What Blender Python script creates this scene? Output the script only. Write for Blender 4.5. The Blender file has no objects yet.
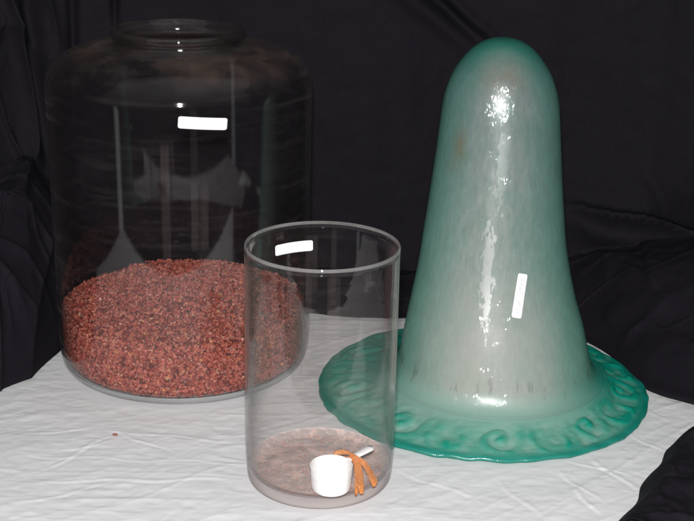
import bpy, bmesh, math, random
import numpy as np
from mathutils import Matrix, Vector

# ------------------------------------------------------------------ camera, world, lamps, exposure
CX, CH, FPX, PITCH, ROLL = 0.0, 0.8613, 1306.69, 0.3337, 0.0205
sc = bpy.context.scene
fw = Vector((0, math.cos(PITCH), -math.sin(PITCH)))
up = Vector((0, math.sin(PITCH), math.cos(PITCH)))
rt = Vector((1, 0, 0))
cr_, sr_ = math.cos(ROLL), math.sin(ROLL)
cr_right = rt * cr_ + up * sr_
cr_up = up * cr_ - rt * sr_
cam_d = bpy.data.cameras.new('camera')
cam = bpy.data.objects.new('camera', cam_d)
sc.collection.objects.link(cam)
M = Matrix((cr_right, cr_up, -fw)).transposed().to_4x4()
M.translation = Vector((0, 0, CH))
cam.matrix_world = M
cam_d.sensor_width = 36
cam_d.lens = 36 * FPX / 694
cam_d.clip_start = 0.05
cam_d.clip_end = 60
sc.camera = cam

w = bpy.data.worlds.new('World'); sc.world = w; w.use_nodes = True
bg = w.node_tree.nodes['Background']
bg.inputs[1].default_value = 1.0
# dim surroundings: a soft light from above, nearly dark at and below eye level
wt = w.node_tree
_tc = wt.nodes.new('ShaderNodeTexCoord'); _sp = wt.nodes.new('ShaderNodeSeparateXYZ'); _rp = wt.nodes.new('ShaderNodeValToRGB')
wt.links.new(_tc.outputs['Generated'], _sp.inputs[0]); wt.links.new(_sp.outputs[2], _rp.inputs[0]); wt.links.new(_rp.outputs[0], bg.inputs[0])
_e = _rp.color_ramp.elements
_e[0].position = 0.0; _e[0].color = (0.018, 0.017, 0.018, 1)
_e[1].position = 1.0; _e[1].color = (0.24, 0.24, 0.25, 1)
_m = _e.new(0.35); _m.color = (0.11, 0.105, 0.108, 1)

sc.view_settings.view_transform = 'Standard'
sc.view_settings.look = 'None'
sc.view_settings.exposure = 0.0
sc.view_settings.gamma = 1.0
sc.render.engine = 'CYCLES'
sc.cycles.max_bounces = 16
sc.cycles.transparent_max_bounces = 48
sc.cycles.sample_clamp_indirect = 4.0
sc.cycles.use_denoising = True
sc.cycles.caustics_reflective = False
sc.cycles.caustics_refractive = False

def area(name, loc, target, sx, sy, power, col=(1, 1, 1), shape='RECTANGLE'):
    l = bpy.data.lights.new(name, 'AREA'); l.shape = shape; l.size = sx
    if shape in ('RECTANGLE', 'ELLIPSE'): l.size_y = sy
    l.energy = power; l.color = col
    o = bpy.data.objects.new(name, l); sc.collection.objects.link(o)
    o.location = loc
    o.rotation_euler = (Vector(target) - Vector(loc)).to_track_quat('-Z', 'Y').to_euler()
    return o
# the camera's own flash, just above the lens
area('camera_flash', (-0.01, -0.05, CH + 0.12), (0.0, 1.8, 0.16), 0.07, 0.05, 50, (1.0, 0.985, 0.97))
# unseen lights added for the jar's reflections: tall one left, two low warm ones
area('reflection_light_left', (-1.9, 0.35, -0.15), (-0.25, 1.9, 0.1), 0.14, 1.0, 0.32, (0.95, 0.98, 1.0))
area('reflection_light_wide', (0.36, 0.39, -0.20), (-0.21, 1.78, 0.28), 0.42, 0.16, 0.07, (1.0, 0.80, 0.74))
area('reflection_light_tall', (-0.43, 0.30, -0.16), (-0.21, 1.78, 0.28), 0.20, 0.30, 0.05, (1.0, 0.78, 0.72))

# ------------------------------------------------------------------ helpers
rng = np.random.default_rng(7)
random.seed(7)

def tag(o, label=None, cat=None, group=None, kind=None):
    if label: o['label'] = label
    if cat: o['category'] = cat
    if group: o['group'] = group
    if kind: o['kind'] = kind
    return o

def empty(name, loc=(0, 0, 0)):
    o = bpy.data.objects.new(name, None); sc.collection.objects.link(o)
    o.location = loc; o.empty_display_size = 0.03
    return o

def mesh_np(name, V, F, mat, parent=None, smooth=True):
    me = bpy.data.meshes.new(name)
    V = np.asarray(V, np.float32)
    if isinstance(F, np.ndarray):
        k = F.shape[1]
        me.vertices.add(len(V)); me.vertices.foreach_set('co', V.ravel())
        me.loops.add(F.size); me.loops.foreach_set('vertex_index', F.ravel().astype(np.int32))
        me.polygons.add(len(F)); me.polygons.foreach_set('loop_start', np.arange(0, F.size, k, dtype=np.int32))
        me.update(calc_edges=True); me.validate()
    else:
        me.from_pydata([tuple(map(float, v)) for v in V], [], F); me.update()
    me.polygons.foreach_set('use_smooth', [smooth] * len(me.polygons))
    o = bpy.data.objects.new(name, me); sc.collection.objects.link(o)
    me.materials.append(mat)
    if parent: o.parent = parent
    return o

def grid_faces(nu, nv, closed_u=False):
    """vertices indexed [v, u] row-major with nu columns"""
    i = np.arange(nu if closed_u else nu - 1); j = np.arange(nv - 1)
    I, J = np.meshgrid(i, j)
    I2 = (I + 1) % nu
    return np.stack([J * nu + I, J * nu + I2, (J + 1) * nu + I2, (J + 1) * nu + I], -1).reshape(-1, 4)

def lathe(name, prof, mat, parent=None, n=160, deform=None, centre=None):
    """prof: list of (r, z). centre(z)->(dx,dy)."""
    prof = np.asarray(prof, float)
    th = np.linspace(0, 2 * np.pi, n, endpoint=False)
    R = prof[:, 0][:, None]; Z = prof[:, 1][:, None] + 0 * th[None]
    X = R * np.cos(th)[None]; Y = R * np.sin(th)[None]
    V = np.stack([X, Y, Z], -1).reshape(-1, 3)
    if deform is not None: V = deform(V)
    return mesh_np(name, V, grid_faces(n, len(prof), True), mat, parent)

def smooth_prof(pts, sub=8, closed=False):
    """Catmull-Rom through the points (pts as (r,z)); repeat a point to make a corner."""
    P = np.asarray(pts, float); out = []
    for i in range(len(P) - 1):
        p0 = P[max(i - 1, 0)]; p1 = P[i]; p2 = P[i + 1]; p3 = P[min(i + 2, len(P) - 1)]
        if np.allclose(p1, p2): continue
        for k in range(sub):
            t = k / sub
            out.append(0.5 * ((2 * p1) + (-p0 + p2) * t + (2 * p0 - 5 * p1 + 4 * p2 - p3) * t * t + (-p0 + 3 * p1 - 3 * p2 + p3) * t ** 3))
    out.append(P[-1]); return np.array(out)

def vnoise(x, y, seed=0):
    """2-D value noise, numpy, roughly -1..1"""
    r = np.random.default_rng(seed).uniform(-1, 1, (256, 256))
    xi = np.floor(x).astype(int); yi = np.floor(y).astype(int)
    fx = x - xi; fy = y - yi
    fx = fx * fx * fx * (fx * (fx * 6 - 15) + 10); fy = fy * fy * fy * (fy * (fy * 6 - 15) + 10)
    g = lambda a, b: r[a % 256, b % 256]
    return (g(xi, yi) * (1 - fx) + g(xi + 1, yi) * fx) * (1 - fy) + (g(xi, yi + 1) * (1 - fx) + g(xi + 1, yi + 1) * fx) * fy

def fbm(x, y, seed=0, oct=4, gain=0.5):
    s = 0; a = 1
    for k in range(oct):
        s = s + a * vnoise(x * 2 ** k + 17.3 * k, y * 2 ** k - 9.1 * k, seed + k); a *= gain
    return s

def ridged(x, y, seed=0, oct=3):
    s = 0; a = 1
    for k in range(oct):
        s = s + a * (1 - np.abs(vnoise(x * 2 ** k + 5.3 * k, y * 2 ** k, seed + k)) * 2.2).clip(0, 1) ** 3; a *= 0.5
    return s

def px(u, v, z=0.0):
    """photo pixel (694x521) -> point on the plane of height z (used to take positions off the photograph)"""
    x = u - 347; y = v - 260.5
    x, y = x * cr_ + y * sr_, -x * sr_ + y * cr_
    d = fw * FPX + rt * x - up * y
    k = (z - CH) / d.z
    return Vector((d.x * k, d.y * k, z))

def ss(a, b, x):
    t = np.clip((x - a) / (b - a), 0, 1); return t * t * (3 - 2 * t)

# ------------------------------------------------------------------ materials
def newmat(name):
    m = bpy.data.materials.new(name); m.use_nodes = True
    nt = m.node_tree; nt.nodes.clear()
    out = nt.nodes.new('ShaderNodeOutputMaterial')
    return m, nt, out
def N(nt, t, **kw):
    n = nt.nodes.new(t)
    for k, v in kw.items():
        if hasattr(n, k): setattr(n, k, v)
        else: n.inputs[k.replace('_', ' ')].default_value = v
    return n
def math_(nt, op, a, b=None, c=None):
    n = nt.nodes.new('ShaderNodeMath'); n.operation = op
    for i, v in enumerate((a, b, c)):
        if v is None: continue
        if isinstance(v, (int, float)): n.inputs[i].default_value = v
        else: nt.links.new(v, n.inputs[i])
    return n.outputs[0]
def mixc(nt, f, a, b):
    n = nt.nodes.new('ShaderNodeMix'); n.data_type = 'RGBA'
    for s, v in ((n.inputs[0], f), (n.inputs[6], a), (n.inputs[7], b)):
        if isinstance(v, (int, float)): s.default_value = v
        elif isinstance(v, tuple): s.default_value = (*v, 1) if len(v) == 3 else v
        else: nt.links.new(v, s)
    return n.outputs[2]
def ramp(nt, f, stops):
    n = nt.nodes.new('ShaderNodeValToRGB'); e = n.color_ramp.elements
    while len(e) > 1: e.remove(e[-1])
    for i, (p, c) in enumerate(stops):
        x = e[0] if i == 0 else e.new(p)
        x.position = p; x.color = (*c, 1) if len(c) == 3 else c
    nt.links.new(f, n.inputs[0]); return n.outputs[0]
def coords(nt, scale=(1, 1, 1)):
    tc = N(nt, 'ShaderNodeTexCoord'); mp = N(nt, 'ShaderNodeMapping'); mp.inputs['Scale'].default_value = scale
    nt.links.new(tc.outputs['Object'], mp.inputs[0]); return mp.outputs[0]
def noise(nt, vec, scale, detail=4, rough=0.5):
    n = N(nt, 'ShaderNodeTexNoise'); n.inputs['Scale'].default_value = scale
    n.inputs['Detail'].default_value = detail; n.inputs['Roughness'].default_value = rough
    nt.links.new(vec, n.inputs['Vector']); return n.outputs[0]
def bump(nt, h, strength, dist, normal=None):
    n = N(nt, 'ShaderNodeBump'); n.inputs['Strength'].default_value = strength; n.inputs['Distance'].default_value = dist
    nt.links.new(h, n.inputs['Height'])
    if normal is not None: nt.links.new(normal, n.inputs['Normal'])
    return n.outputs[0]
def schlick(nt, f0=0.04, normal=None):
    lw = N(nt, 'ShaderNodeLayerWeight'); lw.inputs[0].default_value = 0.5
    if normal is not None: nt.links.new(normal, lw.inputs['Normal'])
    f = math_(nt, 'POWER', lw.outputs['Facing'], 5.0)
    return math_(nt, 'MULTIPLY_ADD', f, 1 - f0, f0), lw.outputs['Facing']

def glass_mat(name, tint, edge, haze, haze_col, streak=0.0, rough=0.015, wobble=0.02, f0=0.04, edge_sheen=3.0, shelf=0.0):
    """thin walled clear glass: tinted straight-through light, Schlick reflection, a trace of dust, painted edge brightness"""
    m, nt, out = newmat(name)
    co = coords(nt)
    nb = noise(nt, coords(nt, (1, 1, 3)), 9, 3)
    nrm = bump(nt, nb, 0.35, wobble)
    fr, facing = schlick(nt, f0, nrm)
    p = math_(nt, 'POWER', facing, 3.5)
    col = mixc(nt, p, tint, edge)
    tr = N(nt, 'ShaderNodeBsdfTransparent'); nt.links.new(col, tr.inputs[0])
    gl = N(nt, 'ShaderNodeBsdfGlossy'); gl.inputs['Roughness'].default_value = rough
    nt.links.new(nrm, gl.inputs['Normal'])
    mx = N(nt, 'ShaderNodeMixShader'); nt.links.new(fr, mx.inputs[0])
    nt.links.new(tr.outputs[0], mx.inputs[1]); nt.links.new(gl.outputs[0], mx.inputs[2])
    # dust film and wipe marks, plus haze painted in for bright glass
    s1 = noise(nt, coords(nt, (2.0, 2.0, 30)), 3.5, 6, 0.62)
    s1 = math_(nt, 'MULTIPLY', math_(nt, 'SUBTRACT', s1, 0.53), 6.0)
    s1 = math_(nt, 'MAXIMUM', math_(nt, 'MINIMUM', s1, 1.0), 0.0)
    s2 = noise(nt, co, 6, 5, 0.6)
    d = math_(nt, 'ADD', math_(nt, 'MULTIPLY', s1, streak), math_(nt, 'MULTIPLY', s2, haze))
    d = math_(nt, 'MULTIPLY', d, math_(nt, 'MULTIPLY_ADD', math_(nt, 'POWER', facing, 6.0), edge_sheen, 1.0))  # haze rises at grazing edges, painting in bright outline reflections
    df = N(nt, 'ShaderNodeBsdfDiffuse'); df.inputs[0].default_value = (*haze_col, 1)
    if shelf:      # brownish dust that has settled where the glass faces up
        g = N(nt, 'ShaderNodeNewGeometry'); sg = N(nt, 'ShaderNodeSeparateXYZ'); nt.links.new(g.outputs['True Normal'], sg.inputs[0])
        nz = math_(nt, 'POWER', math_(nt, 'MAXIMUM', math_(nt, 'ABSOLUTE', sg.outputs[2]), 0.0), 3.0)
        dn = noise(nt, coords(nt, (1, 1, 1)), 13, 7, .65)
        dn = math_(nt, 'MAXIMUM', math_(nt, 'MINIMUM', math_(nt, 'MULTIPLY_ADD', dn, 4.0, -1.75), 1.0), 0.04)
        k = math_(nt, 'MULTIPLY', math_(nt, 'MULTIPLY', nz, dn), shelf)
        d = math_(nt, 'ADD', d, k)
        nt.links.new(mixc(nt, math_(nt, 'MINIMUM', math_(nt, 'MULTIPLY', k, 30.0), 1.0), haze_col, (0.42, 0.31, 0.26)), df.inputs[0])
    m2 = N(nt, 'ShaderNodeMixShader'); nt.links.new(d, m2.inputs[0])
    nt.links.new(mx.outputs[0], m2.inputs[1]); nt.links.new(df.outputs[0], m2.inputs[2])
    nt.links.new(m2.outputs[0], out.inputs[0])
    return m

M_jar = glass_mat('clear_jar_glass', (0.905, 0.90, 0.905), (0.55, 0.57, 0.56), 0.005, (0.55, 0.5, 0.5), 0.009, rough=0.045, wobble=0.00015, f0=0.043, shelf=0.11, edge_sheen=30.0)
M_neck = glass_mat('clear_lip_glass', (0.82, 0.82, 0.82), (0.4, 0.42, 0.41), 0.02, (0.5, 0.45, 0.43), 0.02, wobble=0.03, f0=0.08, shelf=0.10)
M_vase = glass_mat('clear_vase_glass', (0.992, 0.987, 0.984), (0.74, 0.74, 0.74), 0.006, (0.75, 0.68, 0.66), 0.005, wobble=0.0015, f0=0.036, edge_sheen=45.0)
M_rim = glass_mat('polished_rim_glass', (0.8, 0.8, 0.8), (0.6, 0.6, 0.6), 0.35, (0.62, 0.60, 0.60), 0.0, wobble=0.002, f0=0.08, edge_sheen=0.0)
M_base = glass_mat('thick_base_glass', (0.99, 0.97, 0.965), (0.42, 0.33, 0.32), 0.02, (0.5, 0.36, 0.34), 0.0, wobble=0.01, f0=0.07, edge_sheen=0.0)
M_jbase = glass_mat('thick_jar_base_glass', (0.93, 0.94, 0.94), (0.35, 0.38, 0.37), 0.40, (0.88, 0.88, 0.88), 0.0, wobble=0.02, f0=0.07, edge_sheen=0.0)  # white haze stands in for bright cloth refracted through the base

def simple(name, col, rough=0.5, spec=0.5, nscale=None, namp=0.1, bscale=None, bstr=0.2, bdist=0.002, sheen=0.0, **kw):
    m, nt, out = newmat(name)
    b = N(nt, 'ShaderNodeBsdfPrincipled'); b.inputs['Roughness'].default_value = rough
    b.inputs['Specular IOR Level'].default_value = spec
    b.inputs['Base Color'].default_value = (*col, 1)
    if nscale:
        f = noise(nt, coords(nt), nscale, 5)
        a = tuple(c * (1 - namp) for c in col); c2 = tuple(min(1, c * (1 + namp)) for c in col)
        nt.links.new(mixc(nt, f, a, c2), b.inputs['Base Color'])
    if bscale:
        nt.links.new(bump(nt, noise(nt, coords(nt), bscale, 3), bstr, bdist), b.inputs['Normal'])
    if sheen: b.inputs['Sheen Weight'].default_value = sheen
    for k, v in kw.items(): b.inputs[k.replace('_', ' ')].default_value = v
    nt.links.new(b.outputs[0], out.inputs[0]); return m

# white cotton: fine weave bump, faint unevenness
def cloth_mat(name, c1, c2, rough, spec, weave=2600, wstr=0.15, sheen=0.0, mottle=7):
    m, nt, out = newmat(name)
    b = N(nt, 'ShaderNodeBsdfPrincipled'); b.inputs['Roughness'].default_value = rough
    b.inputs['Specular IOR Level'].default_value = spec; b.inputs['Sheen Weight'].default_value = sheen
    f = noise(nt, coords(nt), mottle, 6, 0.6)
    nt.links.new(mixc(nt, f, c1, c2), b.inputs['Base Color'])
    h = noise(nt, coords(nt), weave, 2)
    h2 = noise(nt, coords(nt, (1, 1.0, 1)), 60, 4)
    n1 = bump(nt, h2, 0.25, 0.0012)
    nt.links.new(bump(nt, h, wstr, 0.0004, n1), b.inputs['Normal'])
    nt.links.new(b.outputs[0], out.inputs[0]); return m
M_white = cloth_mat('white_cotton', (0.71, 0.715, 0.73), (0.79, 0.795, 0.805), 0.9, 0.15, 900, 0.2)
M_black = cloth_mat('black_cloth', (0.0036, 0.0031, 0.0046), (0.0155, 0.0136, 0.0186), 0.8, 0.12, 700, 0.6, 0.0, 420)

# frosted green glass
def bell_mat(name, brim=False):
    m, nt, out = newmat(name)
    co = coords(nt)
    tc = N(nt, 'ShaderNodeTexCoord'); sp = N(nt, 'ShaderNodeSeparateXYZ'); nt.links.new(tc.outputs['Object'], sp.inputs[0])
    Z = sp.outputs[2]
    hn = noise(nt, coords(nt, (1, 1, 0.45)), 130, 2, 0.5)
    h2 = noise(nt, coords(nt, (0.85, 0.85, 0.72)), 40, 1.5, 0.5)
    hh = math_(nt, 'ADD', math_(nt, 'MULTIPLY', hn, 0.26), h2)
    nrm = bump(nt, hh, 1.0, 0.0078 if not brim else 0.005)
    lw = N(nt, 'ShaderNodeLayerWeight'); lw.inputs[0].default_value = 0.5
    fc = lw.outputs['Facing']
    if not brim:
        cl = noise(nt, coords(nt, (1, 1, 0.35)), 11, 5, 0.6)          # cloudy whitening inside the wall
        t = math_(nt, 'ADD', fc, math_(nt, 'MULTIPLY', math_(nt, 'SUBTRACT', cl, 0.5), 0.35))
        body = ramp(nt, t, [(0.0, (0.56, 0.58, 0.55)), (0.08, (0.50, 0.57, 0.53)), (0.2, (0.39, 0.55, 0.50)), (0.4, (0.30, 0.55, 0.475)), (0.75, (0.27, 0.64, 0.53)), (0.93, (0.18, 0.60, 0.47)), (1.0, (0.08, 0.46, 0.35))])
        gr = noise(nt, coords(nt, (1, 1, 0.25)), 160, 5, 0.7)
        body = mixc(nt, math_(nt, 'MULTIPLY_ADD', gr, 1.5, -0.5), body, (0.22, 0.31, 0.27))
        mo = noise(nt, coords(nt, (1, 1, 0.7)), 30, 6, 0.7)
        body = mixc(nt, math_(nt, 'MAXIMUM', math_(nt, 'MULTIPLY_ADD', mo, 2.4, -1.1), 0.0), body, (0.22, 0.42, 0.34))
        # greener towards the closed top, where the wall is thick; pinkish grey in the lower half
        gtop = math_(nt, 'MULTIPLY', math_(nt, 'SUBTRACT', Z, 0.485), 13.0)
        gtop = math_(nt, 'MINIMUM', math_(nt, 'MAXIMUM', gtop, 0.0), 0.85)
        gt = math_(nt, 'MULTIPLY', gtop, math_(nt, 'MINIMUM', math_(nt, 'MULTIPLY', fc, 2.2), 1.0))
        body = mixc(nt, gt, body, (0.04, 0.40, 0.28))
        low = math_(nt, 'MINIMUM', math_(nt, 'MAXIMUM', math_(nt, 'MULTIPLY', math_(nt, 'SUBTRACT', 0.27, Z), 5.0), 0.0), 0.6)
        lowc = math_(nt, 'MULTIPLY', low, math_(nt, 'SUBTRACT', 1.0, math_(nt, 'MINIMUM', math_(nt, 'MULTIPLY', t, 2.0), 1.0)))
        body = mixc(nt, lowc, body, (0.64, 0.61, 0.57))
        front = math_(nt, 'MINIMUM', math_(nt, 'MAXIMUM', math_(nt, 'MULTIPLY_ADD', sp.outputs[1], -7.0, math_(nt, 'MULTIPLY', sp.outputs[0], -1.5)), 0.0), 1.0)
        hv = math_(nt, 'MINIMUM', math_(nt, 'MAXIMUM', math_(nt, 'MULTIPLY_ADD', Z, 2.6, -0.22), 0.0), 1.0)
        bm_ = N(nt, 'ShaderNodeMix'); bm_.data_type = 'RGBA'; bm_.blend_type = 'MULTIPLY'; nt.links.new(hv, bm_.inputs[0]); nt.links.new(body, bm_.inputs[6]); bm_.inputs[7].default_value = (0.62, 0.66, 0.70, 1); body = bm_.outputs[2]
        # rust coloured stains inside the dome, at fixed places
        for (x, y, z, r, s, sx) in ((-0.058, -0.062, 0.405, 0.012, 0.50, 2.4), (-0.066, -0.05, 0.375, 0.008, 0.35, 1.6), (0.0, -0.058, 0.507, 0.03, 0.42, 0.8), (0.045, -0.07, 0.415, 0.006, 0.3, 1.0)):
            mp = N(nt, 'ShaderNodeMapping'); mp.inputs['Location'].default_value = (-x, -y, -z * 1.0)
            nt.links.new(tc.outputs['Object'], mp.inputs[0])
            m3 = N(nt, 'ShaderNodeMapping'); m3.inputs['Scale'].default_value = (1, 1, 1 / sx); nt.links.new(mp.outputs[0], m3.inputs[0])
            vl = N(nt, 'ShaderNodeVectorMath'); vl.operation = 'LENGTH'; nt.links.new(m3.outputs[0], vl.inputs[0])
            k = math_(nt, 'MAXIMUM', math_(nt, 'SUBTRACT', 1.0, math_(nt, 'DIVIDE', vl.outputs['Value'], r * 1.6)), 0.0)
            k = math_(nt, 'MULTIPLY', math_(nt, 'MULTIPLY', k, noise(nt, co, 60, 4)), s * 1.7)
            k = math_(nt, 'MINIMUM', k, 0.8)
            body = mixc(nt, k, body, (0.30, 0.17, 0.07))
        # dark drip marks where the wall meets the brim
        dr = noise(nt, coords(nt, (1, 1, 0.06)), 75, 3, 0.6)
        dr = math_(nt, 'MULTIPLY', math_(nt, 'MAXIMUM', math_(nt, 'SUBTRACT', dr, 0.58), 0.0), 7.0)
        band = math_(nt, 'MAXIMUM', math_(nt, 'SUBTRACT', 1.0, math_(nt, 'DIVIDE', math_(nt, 'ABSOLUTE', math_(nt, 'SUBTRACT', Z, 0.055)), 0.035)), 0.0)
        body = mixc(nt, math_(nt, 'MINIMUM', math_(nt, 'MULTIPLY', dr, band), 0.5), body, (0.16, 0.15, 0.13))
        # the lowest part turns green into the brim
        gb = math_(nt, 'MINIMUM', math_(nt, 'MAXIMUM', math_(nt, 'MULTIPLY', math_(nt, 'SUBTRACT', 0.060, Z), 34.0), 0.0), 1.0)
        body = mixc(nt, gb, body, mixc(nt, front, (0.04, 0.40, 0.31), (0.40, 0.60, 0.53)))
        tint = mixc(nt, fc, (0.62, 0.80, 0.73), (0.10, 0.55, 0.38))
        tf = math_(nt, 'MULTIPLY_ADD', Z, 0.22, 0.32)
    else:
        vl = N(nt, 'ShaderNodeVectorMath'); vl.operation = 'LENGTH'
        mp = N(nt, 'ShaderNodeMapping'); mp.inputs['Scale'].default_value = (1, 1, 0); nt.links.new(tc.outputs['Object'], mp.inputs[0])
        nt.links.new(mp.outputs[0], vl.inputs[0]); rad = vl.outputs['Value']
        cl = noise(nt, co, 22, 6, 0.65)
        at = N(nt, 'ShaderNodeAttribute'); at.attribute_name = 'relief'
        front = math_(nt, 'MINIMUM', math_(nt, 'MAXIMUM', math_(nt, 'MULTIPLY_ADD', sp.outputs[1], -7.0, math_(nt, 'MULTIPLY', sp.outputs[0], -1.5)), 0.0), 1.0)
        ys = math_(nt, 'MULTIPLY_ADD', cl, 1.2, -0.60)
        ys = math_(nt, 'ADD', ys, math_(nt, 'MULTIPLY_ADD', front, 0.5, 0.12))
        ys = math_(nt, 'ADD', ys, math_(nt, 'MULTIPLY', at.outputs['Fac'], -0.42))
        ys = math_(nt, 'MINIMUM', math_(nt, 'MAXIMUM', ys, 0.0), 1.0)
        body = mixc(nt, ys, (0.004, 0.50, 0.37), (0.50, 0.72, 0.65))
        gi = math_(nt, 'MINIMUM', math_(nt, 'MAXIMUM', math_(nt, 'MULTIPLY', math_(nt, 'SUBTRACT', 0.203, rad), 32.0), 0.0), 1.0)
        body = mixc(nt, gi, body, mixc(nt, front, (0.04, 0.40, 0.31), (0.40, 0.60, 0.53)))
        ge = math_(nt, 'MINIMUM', math_(nt, 'MAXIMUM', math_(nt, 'MULTIPLY', math_(nt, 'SUBTRACT', rad, 0.238), 70.0), 0.0), 0.9)
        body = mixc(nt, ge, body, (0.004, 0.42, 0.34))
        tint = mixc(nt, ge, (0.38, 0.86, 0.75), (0.03, 0.62, 0.50))
        tf = math_(nt, 'MULTIPLY_ADD', gi, -0.16, 0.50)
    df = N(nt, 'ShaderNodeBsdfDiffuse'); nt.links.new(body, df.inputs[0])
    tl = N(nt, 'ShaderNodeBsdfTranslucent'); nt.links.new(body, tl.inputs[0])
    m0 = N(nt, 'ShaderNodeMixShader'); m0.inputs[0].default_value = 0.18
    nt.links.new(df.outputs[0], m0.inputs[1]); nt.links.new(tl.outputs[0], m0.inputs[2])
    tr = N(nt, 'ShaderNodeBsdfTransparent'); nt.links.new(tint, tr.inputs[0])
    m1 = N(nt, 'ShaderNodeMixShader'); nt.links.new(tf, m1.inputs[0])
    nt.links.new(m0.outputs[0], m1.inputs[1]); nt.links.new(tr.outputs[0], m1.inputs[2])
    gl = N(nt, 'ShaderNodeBsdfGlossy'); gl.inputs['Roughness'].default_value = 0.16 if not brim else 0.12
    nt.links.new(nrm, gl.inputs['Normal'])
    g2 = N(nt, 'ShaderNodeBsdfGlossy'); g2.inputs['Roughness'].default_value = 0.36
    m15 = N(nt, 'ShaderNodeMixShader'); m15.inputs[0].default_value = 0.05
    if not brim:      # highlight streaks painted in as extra gloss at set places
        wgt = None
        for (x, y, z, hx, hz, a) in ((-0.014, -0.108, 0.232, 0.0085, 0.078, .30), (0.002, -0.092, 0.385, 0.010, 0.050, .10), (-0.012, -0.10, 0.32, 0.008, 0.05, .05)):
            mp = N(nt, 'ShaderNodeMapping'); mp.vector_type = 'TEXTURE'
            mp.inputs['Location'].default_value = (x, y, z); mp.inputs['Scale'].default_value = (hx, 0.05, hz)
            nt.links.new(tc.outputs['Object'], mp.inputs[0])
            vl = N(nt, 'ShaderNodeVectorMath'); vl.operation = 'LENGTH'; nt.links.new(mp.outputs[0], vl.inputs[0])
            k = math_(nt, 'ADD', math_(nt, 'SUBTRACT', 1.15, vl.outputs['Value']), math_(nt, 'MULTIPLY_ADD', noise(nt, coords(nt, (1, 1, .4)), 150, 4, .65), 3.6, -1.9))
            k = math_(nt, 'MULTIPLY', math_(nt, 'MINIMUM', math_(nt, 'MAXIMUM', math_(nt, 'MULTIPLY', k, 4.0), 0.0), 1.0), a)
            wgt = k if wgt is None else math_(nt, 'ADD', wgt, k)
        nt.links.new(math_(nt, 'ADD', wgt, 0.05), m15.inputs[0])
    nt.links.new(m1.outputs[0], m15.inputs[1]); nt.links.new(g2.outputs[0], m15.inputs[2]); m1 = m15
    m2 = N(nt, 'ShaderNodeMixShader')
    nt.links.new(math_(nt, 'MULTIPLY_ADD', math_(nt, 'POWER', fc, 5.0), 0.25, 0.024), m2.inputs[0])
    nt.links.new(m1.outputs[0], m2.inputs[1]); nt.links.new(gl.outputs[0], m2.inputs[2])
    nt.links.new(m2.outputs[0], out.inputs[0])
    return m
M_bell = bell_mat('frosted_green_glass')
M_brim = bell_mat('pressed_green_glass', True)

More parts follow.
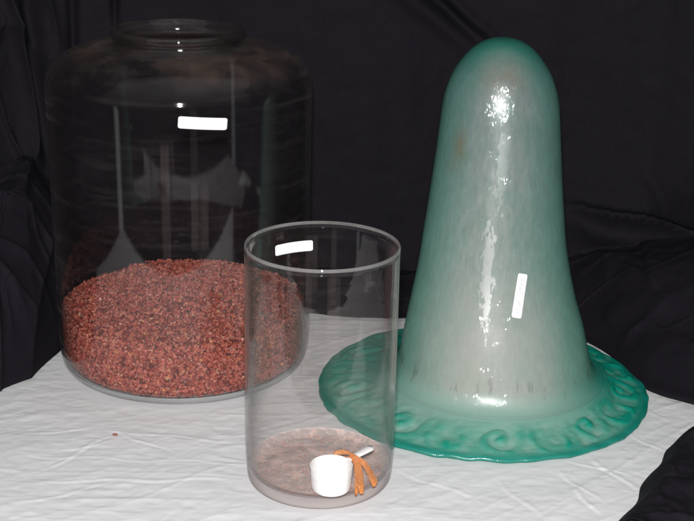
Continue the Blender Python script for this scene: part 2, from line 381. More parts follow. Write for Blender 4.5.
# ------------------------------------------------------------------ tablecloth (the surface everything rests on)
jarC = Vector((-0.2624, 1.9804, 0)); vasC = Vector((-0.0318, 1.5863, 0)); belC = Vector((0.2166, 1.8839, 0))
def build_tablecloth():
    xs = np.linspace(-0.95, 0.95, 760); ys = np.concatenate([np.linspace(1.13, 1.20, 30)[:-1], np.linspace(1.20, 1.30, 30)[:-1], np.linspace(1.30, 2.40, 500)])
    X, Y = np.meshgrid(xs, ys)
    # warp, then mostly left-right creases on the left, diagonal on the right
    wx = X + 0.03 * vnoise(X * 6, Y * 6, 3); wy = Y + 0.02 * vnoise(X * 5, Y * 5, 4)
    a = ridged(wx * 3.2, wy * 20, 11, 2) * 0.0017
    b = ridged((wx * 0.8 + wy * 0.6) * 5, (-wx * 0.6 + wy * 0.8) * 17, 21, 2) * 0.0016
    c = ridged((wx * 0.64 - wy * 0.77) * 16, (wx * 0.77 + wy * 0.64) * 3.5, 31, 2) * 0.0026
    kr = ss(0.0, 0.3, X)
    Z = a * (1 - kr * 0.75) + b * (1 - kr * 0.3) + c * (0.25 + 0.75 * kr)
    Z += 0.0012 * fbm(X * 9, Y * 22, 51, 4) + 0.0008 * fbm(X * 60, Y * 90, 71, 2)
    Z *= 0.40
    def crease(p, q, wd, amp):
        nonlocal Z
        amp *= 0.17; wd *= 0.7
        p = np.array(px(*p)[:2]); q = np.array(px(*q)[:2]); d = q - p; L = np.linalg.norm(d); d /= L
        t = (X - p[0]) * d[0] + (Y - p[1]) * d[1]; s = -(X - p[0]) * d[1] + (Y - p[1]) * d[0]
        s = s + 0.004 * np.sin(t * 50)
        Z += amp * np.exp(-(s / wd) ** 2) * ss(-0.02, 0.03, t) * (1 - ss(L - 0.03, L + 0.02, t)) - amp * 0.6 * np.exp(-((s + wd * 1.7) / wd) ** 2) * ss(-0.02, 0.03, t) * (1 - ss(L - 0.03, L + 0.02, t))
    for p, q, wd, am in (((45, 468), (108, 436), .004, .004), ((120, 432), (170, 450), .004, .004), ((28, 432), (95, 428), .004, .003),
                         ((112, 430), (240, 442), .004, .0025), ((60, 450), (112, 440), .003, .003),
                         ((575, 487), (600, 512), .004, .006), ((560, 470), (600, 500), .004, .004), ((590, 455), (640, 492), .005, .005),
                         ((632, 435), (666, 450), .004, .005), ((640, 405), (666, 418), .004, .004), ((555, 455), (640, 478), .004, .003),
                         ((500, 480), (540, 516), .005, .003), ((400, 470), (480, 500), .005, .0025), ((30, 500), (120, 480), .005, .0025), ((40, 480), (230, 478), .005, .003), ((28, 455), (245, 462), .004, .002)):
        crease(p, q, wd, am)
    # pressed flat under what stands on it
    for c0, r in ((jarC, 0.19), (vasC, 0.095), (belC + Vector((0.0, 0, 0)), 0.25)):
        d = np.hypot(X - c0.x, Y - c0.y)
        Z *= 0.12 + 0.88 * ss(r - 0.01, r + 0.03, d)
    Z -= Z.max() * 0.0
    Z = Z - 0.0015
    # falls away over the table's front edge
    drop = np.clip((1.20 - Y) / 0.07, 0, 1)
    Z = Z - 0.55 * drop
    Y = np.where(Y < 1.20, 1.20 - 0.03 * np.sin(np.clip(drop * 4, 0, 1) * np.pi / 2) + 0.012 * np.sin(X * 26 + 2 * np.sin(X * 7)) * drop, Y)
    V = np.stack([X, Y, Z], -1).reshape(-1, 3)
    o = mesh_np('tablecloth', V, grid_faces(len(xs), len(ys)), M_white)
    tag(o, kind='structure')
    return o
build_tablecloth()

# ------------------------------------------------------------------ black backdrop: hangs behind, gathers on the table
def build_backdrop():
    # base line in plan, left to right
    base = np.array([(-1.55, 1.10), (-1.0, 1.62), (-0.62, 1.79), (-0.515, 1.85), (-0.475, 1.97), (-0.44, 2.13), (-0.34, 2.21), (-0.15, 2.20), (0.0, 2.165),
                     (0.15, 2.16), (0.33, 2.15), (0.43, 2.03), (0.465, 1.90), (0.495, 1.852), (0.60, 1.79), (1.0, 1.60), (1.55, 1.10)])
    back = np.array([(-1.55, 1.20), (-1.05, 1.85), (-0.72, 2.10), (-0.62, 2.19), (-0.54, 2.26), (-0.46, 2.29), (-0.34, 2.31), (-0.15, 2.32), (0.0, 2.32),
                     (0.15, 2.32), (0.33, 2.32), (0.45, 2.30), (0.52, 2.29), (0.57, 2.27), (0.70, 2.17), (1.05, 1.85), (1.55, 1.20)])
    nu, nv = 900, 420
    tt = np.linspace(0, 1, len(base)); u = np.linspace(0, 1, nu)
    def cr(P):
        Q = smooth_prof(P, 40); return np.stack([np.interp(u, np.linspace(0, 1, len(Q)), Q[:, k]) for k in (0, 1)], -1)
    B = cr(base); K = cr(back)
    v = np.linspace(0, 1, nv)
    # v: 0 hem on the table -> 0.35 the foot (gathered cloth) -> 1 top of the hanging sheet
    U, Vv = np.meshgrid(u, v)
    f = np.clip(Vv / 0.35, 0, 1)
    side = np.interp(u, [0, .15, .22, .30, .40, .62, .70, .78, .85, 1], [.2, .24, .26, .12, .04, .035, .10, .12, .14, .14])[None]
    g = f ** 0.75
    Xp = B[:, 0][None] * (1 - g) + K[:, 0][None] * g
    Yp = B[:, 1][None] * (1 - g) + K[:, 1][None] * g
    Zf = side * np.sin(np.clip(f * 1.25, 0, 1) * np.pi / 2) ** 0.8
    H = 1.75
    hz = np.clip((Vv - 0.35) / 0.65, 0, 1)
    Z = Zf + hz * (H - side)
    # outward direction
    T = np.gradient(K, axis=0); T /= np.linalg.norm(T, axis=1)[:, None]
    nx = T[:, 1][None]; ny = -T[:, 0][None]
    # gathers
    d = 0.018 * fbm(Xp * 4.0, Z * 0.9 + Xp * 1.2, 5, 3) * ss(0.0, 0.3, hz + 0.1)
    lft = ss(-0.40, -0.55, Xp)
    d = d + lft * (0.028 * ridged(Xp * 9 + Z * 1.4, Z * 1.6, 15, 2) * 1.0)
    # the two narrow hanging folds seen behind the jar's mouth, and the slanting one at upper centre
    for x0, slope, wd, am, z0, z1 in ((-0.287, 0.02, .004, .02, .52, 1.7), (-0.415, 0.02, .006, .022, .45, 1.7), (-0.545, -0.03, .012, .03, .2, 1.7), (-0.485, 0.02, .008, .014, .3, 1.7)):
        s = Xp - x0 - slope * (Z - 0.5)
        d = d - am * np.exp(-(s / wd) ** 2) * ss(z0, z0 + .1, Z)
    s = (Xp - 0.055) + (Z - 0.62) * 1.15
    sl = ss(0.42, 0.52, Z)
    d = d + sl * (0.016 * np.exp(-((s + 0.035) / .03) ** 2) - 0.03 * np.exp(-((s) / .016) ** 2) + 0.012 * np.exp(-((s - 0.03) / .014) ** 2))
    # right side: cloth heaps forward under a crease
    rgt = ss(0.36, 0.5, Xp)
    s2 = Z - (0.165 - 0.10 * (Xp - 0.45))
    d = d + rgt * (0.03 * np.exp(-((s2 + 0.03) / .03) ** 2) - 0.034 * np.exp(-((s2) / .008) ** 2))
    s3 = (Xp - 0.60) - (Z - 0.20) * 0.8
    d = d + ss(0.38, 0.5, Xp) * ss(.12, .2, Z) * (0.05 * np.exp(-((s3 - .05) / .05) ** 2))
    d = d + 0.0022 * ridged(Xp * 5 + Z * 3, Z * 5 - Xp * 2, 33, 2) + 0.0012 * fbm(Xp * 40, Z * 40, 44, 3)
    # creases in the foot
    ft = (1 - hz) * ss(0.02, 0.2, f)
    dz = ft * ((0.018 - 0.013 * rgt) * ridged(Xp * 6 + Yp * 3, Yp * 10 - Xp * 3, 61, 2) + 0.006 * fbm(Xp * 14, Yp * 14, 66, 3)) * ss(0, 0.12, side)
    Xp = Xp + nx * d; Yp = Yp + ny * d
    Z = Z + dz + 0.0035 + 0.004 * (1 - ss(0, .03, f))
    V = np.stack([Xp, Yp, Z], -1).reshape(-1, 3)
    o = mesh_np('backdrop_cloth', V, grid_faces(nu, nv), M_black)
    md = o.modifiers.new('thickness', 'SOLIDIFY'); md.thickness = 0.0012
    tag(o, 'large black cloth backdrop hanging in folds behind the glass and gathered on the white tablecloth', 'backdrop')
build_backdrop()

# loose black cloth over the table's front right corner
def build_corner():
    edge = [px(*q)[:2] for q in ((600, 545), (622, 521), (637, 506), (641, 490), (650, 478), (661, 467), (668, 452), (690, 440), (730, 430))]
    P = np.array(edge); out = P + np.array([0.30, -0.22])
    nu, nv = 240, 120
    Q = smooth_prof(P, 30); R_ = smooth_prof(out, 30); u = np.linspace(0, 1, nu)
    f = lambda S: np.stack([np.interp(u, np.linspace(0, 1, len(S)), S[:, k]) for k in (0, 1)], -1)
    Q = f(Q); R_ = f(R_); v = np.linspace(0, 1, nv)[:, None]
    X = Q[:, 0][None] * (1 - v) + R_[:, 0][None] * v; Y = Q[:, 1][None] * (1 - v) + R_[:, 1][None] * v
    Z = 0.004 + 0.035 * np.sin(np.clip(v * 9, 0, 1) * np.pi / 2) + 0.014 * ridged(X * 9 + Y * 4, Y * 9, 81, 2) * ss(0, .12, v) + 0.006 * fbm(X * 20, Y * 20, 82, 3) * ss(0, .1, v)
    V = np.stack([X, Y, Z], -1).reshape(-1, 3)
    o = mesh_np('black_cloth', V, grid_faces(nu, nv), M_black)
    md = o.modifiers.new('thickness', 'SOLIDIFY'); md.thickness = 0.0012
    tag(o, 'loose fold of black cloth lying over the front right corner of the white tablecloth', 'cloth')
build_corner()

# ------------------------------------------------------------------ the big jar
jar = empty('glass_jar', jarC)
tag(jar, 'large clear round-shouldered glass jar half filled with red gravel, white sticker near its top', 'jar')
JO = smooth_prof([(0.0001, 0.0045), (0.10, 0.004), (0.17, 0.002), (0.17, 0.002), (0.184, 0.003), (0.1945, 0.012), (0.1995, 0.030), (0.2015, 0.06), (0.2012, 0.13), (0.2012, 0.20), (0.2016, 0.27),
                  (0.2022, 0.34), (0.2027, 0.40), (0.2029, 0.450), (0.2014, 0.468), (0.1940, 0.4855), (0.1795, 0.4990), (0.155, 0.510), (0.125, 0.5165), (0.100, 0.5190)], 8)
JI = smooth_prof([(0.100, 0.515), (0.125, 0.5120), (0.152, 0.505), (0.175, 0.494), (0.1885, 0.4815), (0.1960, 0.465), (0.1982, 0.445), (0.1982, 0.40),
                  (0.1967, 0.20), (0.1967, 0.06), (0.1945, 0.034), (0.1905, 0.0205), (0.182, 0.0135), (0.172, 0.0115), (0.10, 0.0105), (0.0001, 0.0105)], 8)
def jar_wob(V):
    th = np.arctan2(V[:, 1], V[:, 0]); r = np.hypot(V[:, 0], V[:, 1])
    k = 1 + 0.0015 * np.sin(2 * th + V[:, 2] * 7) + 0.0003 * np.sin(5 * th + V[:, 2] * 15)
    V[:, 0] *= k; V[:, 1] *= k
    return V
cut = 0.0165
b1 = JO[JO[:, 1] >= cut]; b2 = JI[JI[:, 1] >= cut]
lathe('body', np.vstack([b1[:], b2]), M_jar, jar, 200, jar_wob)
lb = np.vstack([b2[-1:], JI[JI[:, 1] < cut], JO[(JO[:, 1] < cut)], b1[:1]])
lathe('base', lb, M_jbase, jar, 200, jar_wob)
NK = smooth_prof([(0.100, 0.519), (0.0955, 0.5200), (0.0935, 0.523), (0.0945, 0.5275), (0.099, 0.530), (0.1025, 0.5335), (0.1027, 0.538), (0.099, 0.5412), (0.0945, 0.5405),
                  (0.0915, 0.536), (0.0895, 0.529), (0.089, 0.522), (0.092, 0.5170), (0.100, 0.515)], 6)
lathe('neck', NK, M_neck, jar, 180, jar_wob)

# stickers: thin curved paper with rounded corners, pen marks on them
M_paper = simple('white_sticker_paper', (0.86, 0.86, 0.87), 0.6, 0.3)
M_ink = simple('faded_pen', (0.72, 0.69, 0.70), 0.8, 0.1)
M_inkd = simple('grey_pen', (0.50, 0.50, 0.52), 0.8, 0.1)

def sticker(parent, surf, w_, h_, ang, strokes, ink, push=0.0006):
    """surf(a, b) -> (point, normal) for tangential a and upward b offsets in metres"""
    nx_, ny_ = 36, 12; V = []; F = []
    rr = min(w_, h_) * 0.16
    ca, sa = math.cos(ang), math.sin(ang)
    pts = {}
    def P(x, y, off):
        a = x * ca - y * sa; b = x * sa + y * ca
        p, n = surf(a, b); return p + n * off
    for j in range(ny_ + 1):
        y = (j / ny_ - .5) * h_
        inset = max(0, abs(y) - (h_ / 2 - rr)); ins = rr - math.sqrt(max(rr * rr - inset * inset, 0))
        for i in range(nx_ + 1):
            x = (i / nx_ - .5) * (w_ - 2 * ins); V.append(P(x, y, push))
    W = nx_ + 1
    for j in range(ny_):
        for i in range(nx_): F.append((j * W + i, j * W + i + 1, (j + 1) * W + i + 1, (j + 1) * W + i))
    o = mesh_np('sticker', V, F, M_paper, parent)
    md = o.modifiers.new('thickness', 'SOLIDIFY'); md.thickness = 0.0002
    # pen strokes: each word one joined-up line
    for word in strokes:
        pts2 = [p for st in word for p in st]; V = []; F = []
        Q = [((x - .5) * w_, (y - .5) * h_) for x, y in pts2]
        for k, (x, y) in enumerate(Q):
            ax, ay = Q[max(k - 1, 0)]; bx, by = Q[min(k + 1, len(Q) - 1)]
            L = math.hypot(bx - ax, by - ay) + 1e-9; tx, ty = (by - ay) / L * 0.00032, -(bx - ax) / L * 0.00032
            V += [P(x - tx, y - ty, push + .0004), P(x + tx, y + ty, push + .0004)]
        for k in range(len(Q) - 1): F.append((2 * k, 2 * k + 1, 2 * k + 3, 2 * k + 2))
        mesh_np('writing', V, F, ink, o, False)
    return o

def cyl_surf(R, th0, z0, inside=False):
    s = -1 if inside else 1
    def f(a, b):
        th = th0 + s * a / R
        n = Vector((math.cos(th), math.sin(th), 0))
        return Vector((R * math.cos(th), R * math.sin(th), z0 + b)), n * s
    return f
# faint illegible pen marks, as in the photograph: small upright scrawls
def scrawl(x0, n, y=.5, seed=1, pitch=.055, hh=.34):
    r = random.Random(seed); out = []
    for i in range(n):
        x = x0 + i * pitch; a = y - hh / 2; b = y + hh / 2
        k = r.randrange(4)
        if k == 0: out.append([(x, a), (x, b), (x + .03, b)]); out.append([(x, y), (x + .025, y)])
        elif k == 1: out.append([(x, b), (x + .03, y + .05), (x, y), (x + .03, a), (x, a)])
        elif k == 2: out.append([(x, a), (x + .005, b), (x + .03, a + .1), (x + .03, b)])
        else: out.append([(x + .03, b), (x, y + .1), (x + .005, a), (x + .03, a + .1), (x + .02, y)])
    return out

thj = -math.pi / 2 + 0.175
sticker(jar, cyl_surf(0.2034, thj + 0.112, 0.4405), 0.0700, 0.0172, -0.085, [scrawl(.12, 5, .52, 3), scrawl(.76, 2, .5, 8)], M_ink)


# ------------------------------------------------------------------ gravel in the jar
def build_gravel():
    me = bmesh.new(); bmesh.ops.create_icosphere(me, subdivisions=1, radius=1)
    bv = np.array([v.co[:] for v in me.verts]); bf = np.array([[v.index for v in f.verts] for f in me.faces]); me.free()
    jc = np.array(jarC[:2])
    def top(x, y):   # x,y relative to the jar axis
        return 0.100 + 0.006 * vnoise(x * 9 + 4, y * 9, 5) + 0.003 * vnoise(x * 25, y * 25, 6) + 0.010 * np.exp(-((x + .02) ** 2 + (y - .1) ** 2) / .006)
    pos = []; size = []
    R = 0.1935
    n = 19000
    r = R * np.sqrt(rng.uniform(0, 1, n)); th = rng.uniform(0, 2 * np.pi, n)
    x = r * np.cos(th); y = r * np.sin(th); z = top(x, y) + rng.normal(0, .0012, n)
    pos.append(np.stack([x, y, z], -1))
    n = 16000
    th = rng.uniform(-np.pi, 0, n) + rng.normal(0, .15, n); zz = rng.uniform(0.012, 1, n)
    zt = top(R * np.cos(th), R * np.sin(th))
    z = 0.0135 + (zt - 0.0135) * rng.uniform(0, 1, n)
    rr = np.interp(z, [.0125, .016, .0225, .035, .2], [.179, .185, .191, .194, .194]) - np.abs(rng.normal(0, .001, n)) - .001
    pos.append(np.stack([rr * np.cos(th), rr * np.sin(th), z], -1))
    P = np.vstack(pos); n = len(P)
    S = rng.lognormal(-6.18, .30, n).clip(.0011, .0048)
    far = rng.uniform(0, 1, n) < .012; S[far] *= 1.5
    S = S.clip(0, .0045)
    # keep inside the wall
    rad = np.hypot(P[:, 0], P[:, 1]); lim = np.interp(P[:, 2], [.0125, .0175, .024, .035, .2], [.181, .1875, .192, .1955, .1955]) - S * .9
    k = np.minimum(1, lim / np.maximum(rad, 1e-6)); P[:, 0] *= k; P[:, 1] *= k
    # random rotation and anisotropic scale
    q = rng.normal(size=(n, 4)); q /= np.linalg.norm(q, axis=1)[:, None]
    a, b, c, d = q.T
    Rm = np.stack([1 - 2 * (c * c + d * d), 2 * (b * c - a * d), 2 * (b * d + a * c), 2 * (b * c + a * d), 1 - 2 * (b * b + d * d), 2 * (c * d - a * b),
                   2 * (b * d - a * c), 2 * (c * d + a * b), 1 - 2 * (b * b + c * c)], -1).reshape(n, 3, 3)
    sc3 = S[:, None] * rng.uniform(.6, 1.25, (n, 3))
    loc = bv[None] * (1 + rng.uniform(-.22, .22, (n, len(bv), 1))) * sc3[:, None, :]
    V = np.einsum('nij,nkj->nki', Rm, loc) + P[:, None, :]
    V[:, :, 2] = np.maximum(V[:, :, 2], 0.0118)
    F = bf[None] + (np.arange(n) * len(bv))[:, None, None]
    V = V.reshape(-1, 3); F = F.reshape(-1, 3)
    # solid core just below the stones
    nc, nr = 96, 40
    tt = np.linspace(0, 2 * np.pi, nc, endpoint=False)
    rows = []
    for rr_ in np.linspace(.002, .190, nr):
        x = rr_ * np.cos(tt); y = rr_ * np.sin(tt); rows.append(np.stack([x, y, top(x, y) - .0022], -1))
    for z_, r_ in ((.06, .1905), (.045, .1905), (.032, .190), (.022, .187), (.015, .178)):
        rows.append(np.stack([r_ * np.cos(tt), r_ * np.sin(tt), 0 * tt + z_], -1))
    CV = np.vstack(rows); CF = grid_faces(nc, len(rows), True)
    CT = np.vstack([CF[:, [0, 1, 2]], CF[:, [0, 2, 3]]]) + len(V)
    V = np.vstack([V, CV]); F = np.vstack([F, CT])
    m, nt, out = newmat('red_gravel')
    g = N(nt, 'ShaderNodeNewGeometry')
    col = ramp(nt, g.outputs['Random Per Island'], [(0, (0.08, 0.014, 0.011)), (.25, (0.32, 0.058, 0.040)), (.55, (0.62, 0.13, 0.088)), (.84, (0.80, 0.25, 0.17)),
                                                  (.97, (0.76, 0.36, 0.26)), (.99, (0.95, 0.36, 0.10)), (1, (0.90, 0.55, 0.36))])
    f = noise(nt, coords(nt), 900, 2); col = mixc(nt, math_(nt, 'MULTIPLY', f, 0.5), col, (0.20, 0.055, 0.04))
    b = N(nt, 'ShaderNodeBsdfPrincipled'); b.inputs['Roughness'].default_value = 0.42
    nt.links.new(col, b.inputs['Base Color']); nt.links.new(b.outputs[0], out.inputs[0])
    V = V + np.array([jarC.x, jarC.y, 0])
    o = mesh_np('red_gravel', V, F.astype(np.int32), m, None, False)
    tag(o, 'coarse red and rust brown gravel filling the lower part of the big clear jar', 'gravel', kind='stuff')
build_gravel()

# ------------------------------------------------------------------ the straight cylinder vase
vase = empty('cylinder_vase', vasC)
tag(vase, 'tall clear straight-sided cylinder vase with white sticker, holding a white measuring scoop', 'vase')
H = 0.333
lathe('body', [(0.0985, 0.024), (0.0998, 0.05)] + [(0.1, z_) for z_ in np.linspace(.06, H - .01, 20)] + [(0.1002, H - 0.004)] + [(0.0972, H - 0.004)] + [(0.0968, z_) for z_ in np.linspace(H - .012, .07, 20)] + [ (0.0966, 0.05), (0.0945, 0.024)], M_vase, vase, 200)
lathe('rim', smooth_prof([(0.0972, H - 0.004), (0.0972, H - 0.0012), (0.0979, H), (0.0994, H), (0.1002, H - 0.0015), (0.1002, H - 0.004)], 4), M_rim, vase, 200)
lathe('base', np.vstack([smooth_prof([(0.0945, 0.024), (0.0925, 0.0195), (0.088, 0.0178), (0.088, 0.0178), (0.04, 0.0172), (0.0001, 0.017)], 6)
                         , smooth_prof([(0.0001, 0.003), (0.08, 0.0025), (0.08, 0.0025), (0.088, 0.0005), (0.0945, 0.0035), (0.0975, 0.010), (0.0985, 0.024)], 6)]), M_base, vase, 200)
sticker(vase, cyl_surf(0.0965, math.radians(115.5), 0.2985, True), 0.0560, 0.0150, 0.02, [scrawl(.1, 7, .52, 5)], M_ink)

# reddish dust and grains on the vase's floor
def build_dust():
    m, nt, out = newmat('red_dust')
    b = N(nt, 'ShaderNodeBsdfPrincipled'); b.inputs['Roughness'].default_value = 0.9
    c = noise(nt, coords(nt), 35, 6, .65)
    nt.links.new(mixc(nt, c, (0.80, 0.50, 0.43), (0.92, 0.78, 0.72)), b.inputs['Base Color'])
    a = noise(nt, coords(nt), 48, 7, .7)
    a = math_(nt, 'MINIMUM', math_(nt, 'MAXIMUM', math_(nt, 'MULTIPLY_ADD', a, 2.6, -0.95), 0.18), 0.62)
    nt.links.new(a, b.inputs['Alpha']); nt.links.new(b.outputs[0], out.inputs[0])
    V = []; F = []
    nr, nc = 12, 96
    for i in range(nr):
        r = 0.0005 + 0.0935 * i / (nr - 1)
        for j in range(nc):
            t = 2 * math.pi * j / nc
            V.append((r * math.cos(t), r * math.sin(t), 0.0182 + (0.0015 + .006 * ((r - .086) / .0075) ** 2 if r > .086 else 0)))
    F = grid_faces(nc, nr, True).tolist()
    top_n = len(V)
    o = mesh_np('red_dust', V, F, m)
    o.location = vasC
    mg = simple('dust_grains', (0.48, 0.20, 0.15), 0.5, 0.4, 400, 0.6)
    o.data.materials.append(mg)
    V = []; F = []
    r0 = random.Random(4)
    bm = bmesh.new(); bm.from_mesh(o.data)
    for k in range(800):
        r = 0.088 * math.sqrt(r0.random()); t = r0.random() * 6.283
        s = r0.uniform(.0003, .0009)
        res = bmesh.ops.create_icosphere(bm, subdivisions=1, radius=s, matrix=Matrix.Translation((r * math.cos(t), r * math.sin(t), .0186 + s * .3)))
        for v in res['verts']:
            for f in v.link_faces: f.material_index = 1
    bm.to_mesh(o.data); bm.free()
    tag(o, 'thin reddish dust and fine grains left on the floor of the cylinder vase', 'dust', kind='stuff')
build_dust()

# ------------------------------------------------------------------ measuring scoop
M_plastic = simple('white_plastic', (0.93, 0.93, 0.93), 0.35, 0.5, bscale=200, bstr=.05)
cupC = px(331, 489, 0.020)
cup = empty('measuring_scoop', (cupC.x, cupC.y, 0.0195))
tag(cup, 'small white plastic measuring scoop lying in the bottom of the cylinder vase', 'measuring scoop')
CR = 0.0275; CHH = 0.033
cp = smooth_prof([(0.0001, 0.0), (0.010, 0.0), (0.0190, 0.0001), (0.0225, 0.0010), (0.0248, 0.0033), (0.0258, 0.007), (0.0264, 0.014), (0.0267, 0.021), (0.0272, 0.0225), (0.0275, 0.029), (0.0277, 0.0345), (0.0281, 0.0353), (0.0277, 0.0360),
                  (0.0265, 0.0353), (0.0262, 0.024), (0.0252, 0.008), (0.022, 0.0022), (0.0001, 0.002)], 6)
lathe('bowl', cp, M_plastic, cup, 96)
def build_handle():
    d = math.radians(42)   # direction of the handle in plan
    L0, L1 = 0.0268, 0.072
    n = 16; V = []; F = []
    secs = []
    for i in range(n + 1):
        t = i / n; x = L0 + (L1 - L0) * t
        hw = 0.0052 + 0.0022 * t
        if t > .88: hw *= math.sqrt(max(0.02, 1 - ((t - .88) / .12) ** 2))
        z = 0.0338 + 0.005 * t
        secs.append([(x, -hw, z - .001), (x, -hw * .75, z + .001), (x, hw * .75, z + .001), (x, hw, z - .001), (x, hw * .5, z - .0022), (x, -hw * .5, z - .0022)])
    for s_ in secs:
        for (a, b, c) in s_: V.append((a * math.cos(d) - b * math.sin(d), a * math.sin(d) + b * math.cos(d), c))
    for i in range(n):
        for k in range(6): F.append((i * 6 + k, i * 6 + (k + 1) % 6, (i + 1) * 6 + (k + 1) % 6, (i + 1) * 6 + k))
    F.append(tuple(range(5, -1, -1))); F.append(tuple(n * 6 + k for k in range(6)))
    mesh_np('handle', V, F, M_plastic, cup)
build_handle()

# orange ribbon tied round the handle
def build_ribbon():
    m, nt, out = newmat('orange_ribbon')
    d = N(nt, 'ShaderNodeBsdfPrincipled'); d.inputs['Roughness'].default_value = 0.3
    f = noise(nt, coords(nt), 120, 3)
    nt.links.new(mixc(nt, f, (0.85, 0.33, 0.07), (0.95, 0.50, 0.18)), d.inputs['Base Color'])
    t_ = N(nt, 'ShaderNodeBsdfTranslucent'); t_.inputs[0].default_value = (0.9, 0.35, 0.08, 1)
    mx = N(nt, 'ShaderNodeMixShader'); mx.inputs[0].default_value = .3
    nt.links.new(d.outputs[0], mx.inputs[1]); nt.links.new(t_.outputs[0], mx.inputs[2])
    tp = N(nt, 'ShaderNodeBsdfTransparent'); tp.inputs[0].default_value = (1, .78, .6, 1)
    my = N(nt, 'ShaderNodeMixShader'); my.inputs[0].default_value = .45
    nt.links.new(mx.outputs[0], my.inputs[1]); nt.links.new(tp.outputs[0], my.inputs[2]); nt.links.new(my.outputs[0], out.inputs[0])
    nt.links.new(bump(nt, noise(nt, coords(nt), 260, 3), .8, .002), d.inputs['Normal'])
    dd = math.radians(42)
    def hp(x, y, z): return Vector((x * math.cos(dd) - y * math.sin(dd), x * math.sin(dd) + y * math.cos(dd), z))
    V = []; F = []
    def strip(pts, wd, tw):
        nonlocal V, F
        Q = smooth_prof3(pts, 8); n = len(Q); k0 = len(V)
        for i, p in enumerate(Q):
            t = Q[min(i + 1, n - 1)] - Q[max(i - 1, 0)]; t.normalize()
            tt = i / (n - 1)
            s = t.cross(Vector((math.sin(tw[0] + tt * tw[1]), 0.25, math.cos(tw[0] + tt * tw[1])))); s.normalize()
            wv = wd * (0.75 + .25 * math.sin(tt * 9))
            cup_ = t.cross(s) * (wv * .25)
            V += [p - s * wv, p + cup_, p + s * wv]
        for i in range(n - 1):
            a = k0 + i * 3; F += [(a, a + 1, a + 4, a + 3), (a + 1, a + 2, a + 5, a + 4)]
    def smooth_prof3(pts, sub):
        out = []; P = [Vector(p) for p in pts]
        for i in range(len(P) - 1):
            p0, p1, p2, p3 = P[max(i - 1, 0)], P[i], P[i + 1], P[min(i + 2, len(P) - 1)]
            for k in range(sub):
                t = k / sub
                out.append(.5 * ((2 * p1) + (p2 - p0) * t + (2 * p0 - 5 * p1 + 4 * p2 - p3) * t * t + (3 * p1 - p0 - 3 * p2 + p3) * t ** 3))
        out.append(P[-1]); return out
    kx = 0.0335
    # band round the handle, then two falling tails and a loop towards the bowl
    strip([hp(kx, .0085, .031), hp(kx, .006, .0357), hp(kx, 0, .037), hp(kx, -.006, .0357), hp(kx + .001, -.0085, .031), hp(kx, -.004, .0275), hp(kx, .004, .0275), hp(kx, .0085, .031)], .0045, (0, 0))
    def flat(pts, wd):       # a tail whose flat side faces up and to the front
        nonlocal V, F
        Q = smooth_prof3(pts, 8); n = len(Q); k0 = len(V); face = Vector((0.1, -0.75, 0.65)).normalized()
        for i, p in enumerate(Q):
            t = Q[min(i + 1, n - 1)] - Q[max(i - 1, 0)]; t.normalize()
            s_ = t.cross(face); s_.normalize(); tt = i / (n - 1)
            w2 = wd * (.55 + .45 * math.sin(min(1, tt * 1.6) * math.pi * .5)) * (1 if tt < .8 else 1 - (tt - .8) * 2.2)
            ff = face * .0012 * math.sin(tt * 8)
            p = p + Vector((random.uniform(-1, 1), random.uniform(-1, 1), random.uniform(-1, 1))) * .0003
            w2 *= .78 * random.uniform(.85, 1.1); ff = ff + face * random.uniform(-.0012, .0012)
            V += [p - s_ * w2 + ff, p - s_ * w2 * .3 - face * random.uniform(.0004, .0022), p + s_ * w2 * .4 + face * random.uniform(0, .0016), p + s_ * w2 - ff]
        for i in range(n - 1):
            for q in range(3):
                a = k0 + i * 4 + q; F.append((a, a + 1, a + 5, a + 4))
    P3 = lambda x, y, z: Vector((x, y, z))
    flat([P3(.0285, .021, .0395), P3(.020, .0265, .0405), P3(.010, .0285, .0395), P3(.002, .0285, .0365)], .0042)
    flat([P3(.024, .022, .0395), P3(.033, .017, .034), P3(.037, .007, .023), P3(.039, -.006, .010), P3(.0395, -.013, .0015)], .0050)
    flat([P3(.024, .022, .0400), P3(.030, .012, .033), P3(.033, -.002, .022), P3(.033, -.016, .008), P3(.032, -.018, .0025)], .0028)
    flat([P3(.028, .022, .0385), P3(.041, .018, .030), P3(.052, .010, .016), P3(.056, .004, .003)], .0048)
    flat([P3(.028, .024, .0375), P3(.044, .024, .027), P3(.056, .018, .010), P3(.059, .014, .0015)], .0032)
    o = mesh_np('ribbon', V, F, m)
    o.location = cup.location
    md = o.modifiers.new('thickness', 'SOLIDIFY'); md.thickness = .0003
    tag(o, 'frayed orange plastic ribbon tied round the handle of the white scoop', 'ribbon')
build_ribbon()

# ------------------------------------------------------------------ green bell on its brim
bell = empty('glass_bell', belC)
tag(bell, 'tall frosted green glass bell standing on its wide swirl-patterned brim', 'glass bell')
prof = [(0.5525, 0.0001), (0.5515, 0.014), (0.5475, 0.0272), (0.540, 0.0400), (0.5295, 0.0515), (0.5155, 0.0625), (0.4985, 0.0725), (0.478, 0.0802), (0.4550, 0.0852), (0.42, 0.0890),
        (0.3957, 0.0912), (0.3324, 0.0978), (0.2538, 0.1072), (0.205, 0.1150), (0.16, 0.1247), (0.117, 0.1356), (0.085, 0.1425), (0.060, 0.1475), (0.048, 0.1515), (0.0385, 0.1575), (0.0325, 0.1650), (0.0300, 0.1710)]
OUT = smooth_prof([(r, z) for z, r in prof], 8)
def lean(V):
    z = V[:, 2]; off = np.interp(z, [0, .03, .055, .117, .16, .25, .4, .56], [.012, .016, .0165, .013, .0095, .0055, .0045, .0025])
    th = np.arctan2(V[:, 1], V[:, 0])
    k = 1 + 0.004 * np.sin(2 * th + z * 8) + .002 * np.sin(3 * th + z * 17)
    V[:, 0] = V[:, 0] * k + off; V[:, 1] *= k
    return V
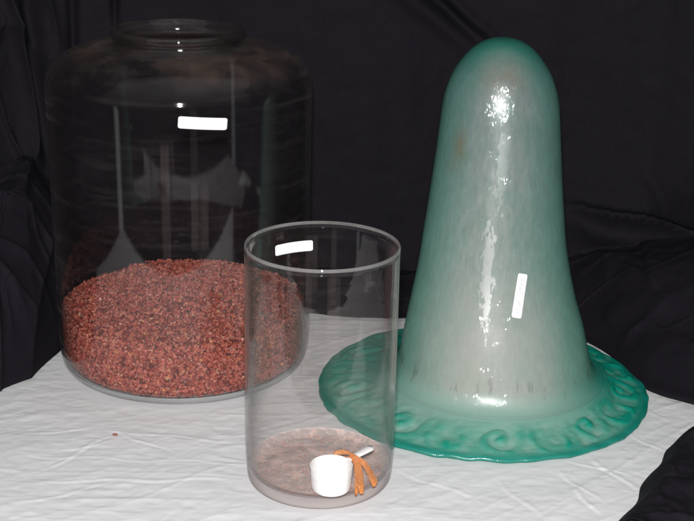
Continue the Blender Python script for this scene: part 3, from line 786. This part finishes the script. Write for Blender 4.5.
nrm_ = np.gradient(OUT, axis=0); nrm_ = np.stack([-nrm_[:, 1], nrm_[:, 0]], -1); nrm_ /= np.linalg.norm(nrm_, axis=1)[:, None]
thick = 0.004
INN = OUT + nrm_ * -thick * np.sign((nrm_ * np.array([1, 0])).sum(1) + 1e-9)[:, None] if False else None
# inner wall: step towards the axis and down from the crown
INN = np.stack([np.maximum(OUT[:, 0] - thick * np.clip(OUT[:, 0] / 0.05, 0, 1), 0.0001), OUT[:, 1] - thick * (1 - np.clip(OUT[:, 0] / 0.088, 0, 1))], -1)
dome = np.vstack([OUT, INN[::-1]])
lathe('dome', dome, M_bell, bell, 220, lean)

def build_brim():
    n = 520; rows = []
    th = np.linspace(0, 2 * np.pi, n, endpoint=False)
    Rr = 0.2548 + 0.0008 * np.sin(th * 9 + .6) + 0.0013 * vnoise(np.cos(th) * 7 + 9, np.sin(th) * 7 + 3, 91) + 0.002 * np.sin(2 * th + 1)
    Rr = Rr + 0.0006 * np.sin(th * 31) + 0.0005 * vnoise(np.cos(th) * 30 + 9, np.sin(th) * 30 + 3, 92)
    def relief(x, y):
        """pressed scroll pattern: a spiral in each of nine sectors with leaves between"""
        r = np.hypot(x, y); t = np.arctan2(y, x); h = 0
        K = 9
        for k in range(K):
            a = -math.pi / 2 + (k + .02) * 2 * math.pi / K
            cx, cy = 0.212 * math.cos(a), 0.212 * math.sin(a)
            dx, dy = x - cx, y - cy; q = np.hypot(dx, dy); ph = np.arctan2(dy, dx) - a
            sw = np.cos(ph - q * 230)
            h = h + np.exp(-(q / .036) ** 4) * np.clip(sw, -.5, 1) * .0022
            h = h + np.exp(-(q / .007) ** 2) * .0025
            # the tail sweeping to the next scroll, and a leaf outside it
            a2 = a + math.pi / K; c2x, c2y = 0.222 * math.cos(a2), 0.222 * math.sin(a2)
            q2 = np.hypot(x - c2x, y - c2y); h = h + np.exp(-((q2 - .026) / .0045) ** 2) * .0022 * ss(-1, .3, np.cos(np.arctan2(y - c2y, x - c2x) - a2))
            q3 = np.hypot((r - .236), (np.angle(np.exp(1j * (t - a2)))) * .236 / 2.6); h = h + np.exp(-(q3 / .007) ** 2) * .0018
        h = h + .0016 * fbm(x * 45, y * 45, 95, 3)
        return h * ss(.175, .192, r) * (1 - ss(.238, .250, r))
    tr = np.linspace(0, 1, 90)
    r_in = 0.1695
    top = []; rel = []
    for t in tr:
        r = r_in + (Rr - r_in) * t
        base = np.interp(t, [0, .1, .25, .5, .85, .95, 1], [.0302, .0268, .0225, .0160, .0090, .0085, .0065])
        x = r * np.cos(th); y = r * np.sin(th)
        off = .012 * (1 - ss(0, .45, t)) + .0165 * 0
        rl = relief(x, y); rel.append(rl / .0026)
        z = base + rl + .0012 * np.sin(3 * th + 1) * t
        if t > .9: z = z + .0012 * np.sin(th * 23 + np.sin(th * 7) * 2) * (t - .9) * 10
        top.append(np.stack([x + (0.0155 - 0.0) * (1 - ss(0, .5, t)), y, z], -1))
    # rolled outer edge, then the underside back in
    for dr, dz in ((.0012, -.0015), (.0012, -.0035), (0, -.005)):
        r = Rr + dr; p = top[89].copy(); q = np.stack([r * np.cos(th), r * np.sin(th), np.maximum(p[:, 2] + dz, .0004)], -1); top.append(q)
    for t in np.linspace(1, 0, 24)[1:]:
        r = r_in + (Rr - r_in) * t
        base = np.interp(t, [0, .1, .3, .6, 1], [.026, .018, .010, .004, .0006])
        x = r * np.cos(th); y = r * np.sin(th)
        top.append(np.stack([x + .0155 * (1 - ss(0, .5, t)), y, base + 0 * th], -1))
    V = np.vstack(top)
    o = mesh_np('brim', V, grid_faces(n, len(top), True), M_brim, bell)
    rel += [rel[0] * 0] * (len(top) - len(rel))
    at = o.data.attributes.new('relief', 'FLOAT', 'POINT'); at.data.foreach_set('value', np.concatenate(rel).astype(np.float32))
build_brim()

def bell_surf(u_, z_):
    """sticker on the dome's outside: plan angle and height"""
    zz = OUT[::-1, 1]; rr = OUT[::-1, 0]
    def f(a, b):
        z = z_ + b; r = float(np.interp(z, zz, rr)); off = float(np.interp(z, [0, .03, .055, .117, .16, .25, .4, .56], [.012, .016, .0165, .013, .0095, .0055, .0045, .0025]))
        th = u_ + a / r
        sl = (float(np.interp(z + .01, zz, rr)) - float(np.interp(z - .01, zz, rr))) / .02
        n = Vector((math.cos(th), math.sin(th), -sl)); n.normalize()
        return Vector((off + r * 1.003 * math.cos(th), r * 1.003 * math.sin(th), z)), n
    return f
sticker(bell, bell_surf(-math.pi / 2 + 0.225, 0.199), 0.0645, 0.0150, math.radians(90 - 12), [scrawl(.12, 5, .5, 12, .06, .42), scrawl(.55, 6, .5, 15, .06, .42)], M_inkd, .0012)

# ------------------------------------------------------------------ one stray chip of gravel on the tablecloth
def build_chip():
    bm = bmesh.new(); bmesh.ops.create_icosphere(bm, subdivisions=2, radius=.0028)
    for v in bm.verts:
        v.co *= 1 + random.uniform(-.2, .2); v.co.z *= .6
    me = bpy.data.meshes.new('gravel_chip'); bm.to_mesh(me); bm.free()
    o = bpy.data.objects.new('gravel_chip', me); sc.collection.objects.link(o)
    p = px(115, 435, 0.004); o.location = (p.x, p.y, .005); o.scale = (1.2, .8, 1)
    me.materials.append(simple('chip_red', (0.32, 0.10, 0.07), .5, .4, 500, .4))
    tag(o, 'single red gravel chip lying on the white cloth in front of the big jar', 'gravel chip')
build_chip()
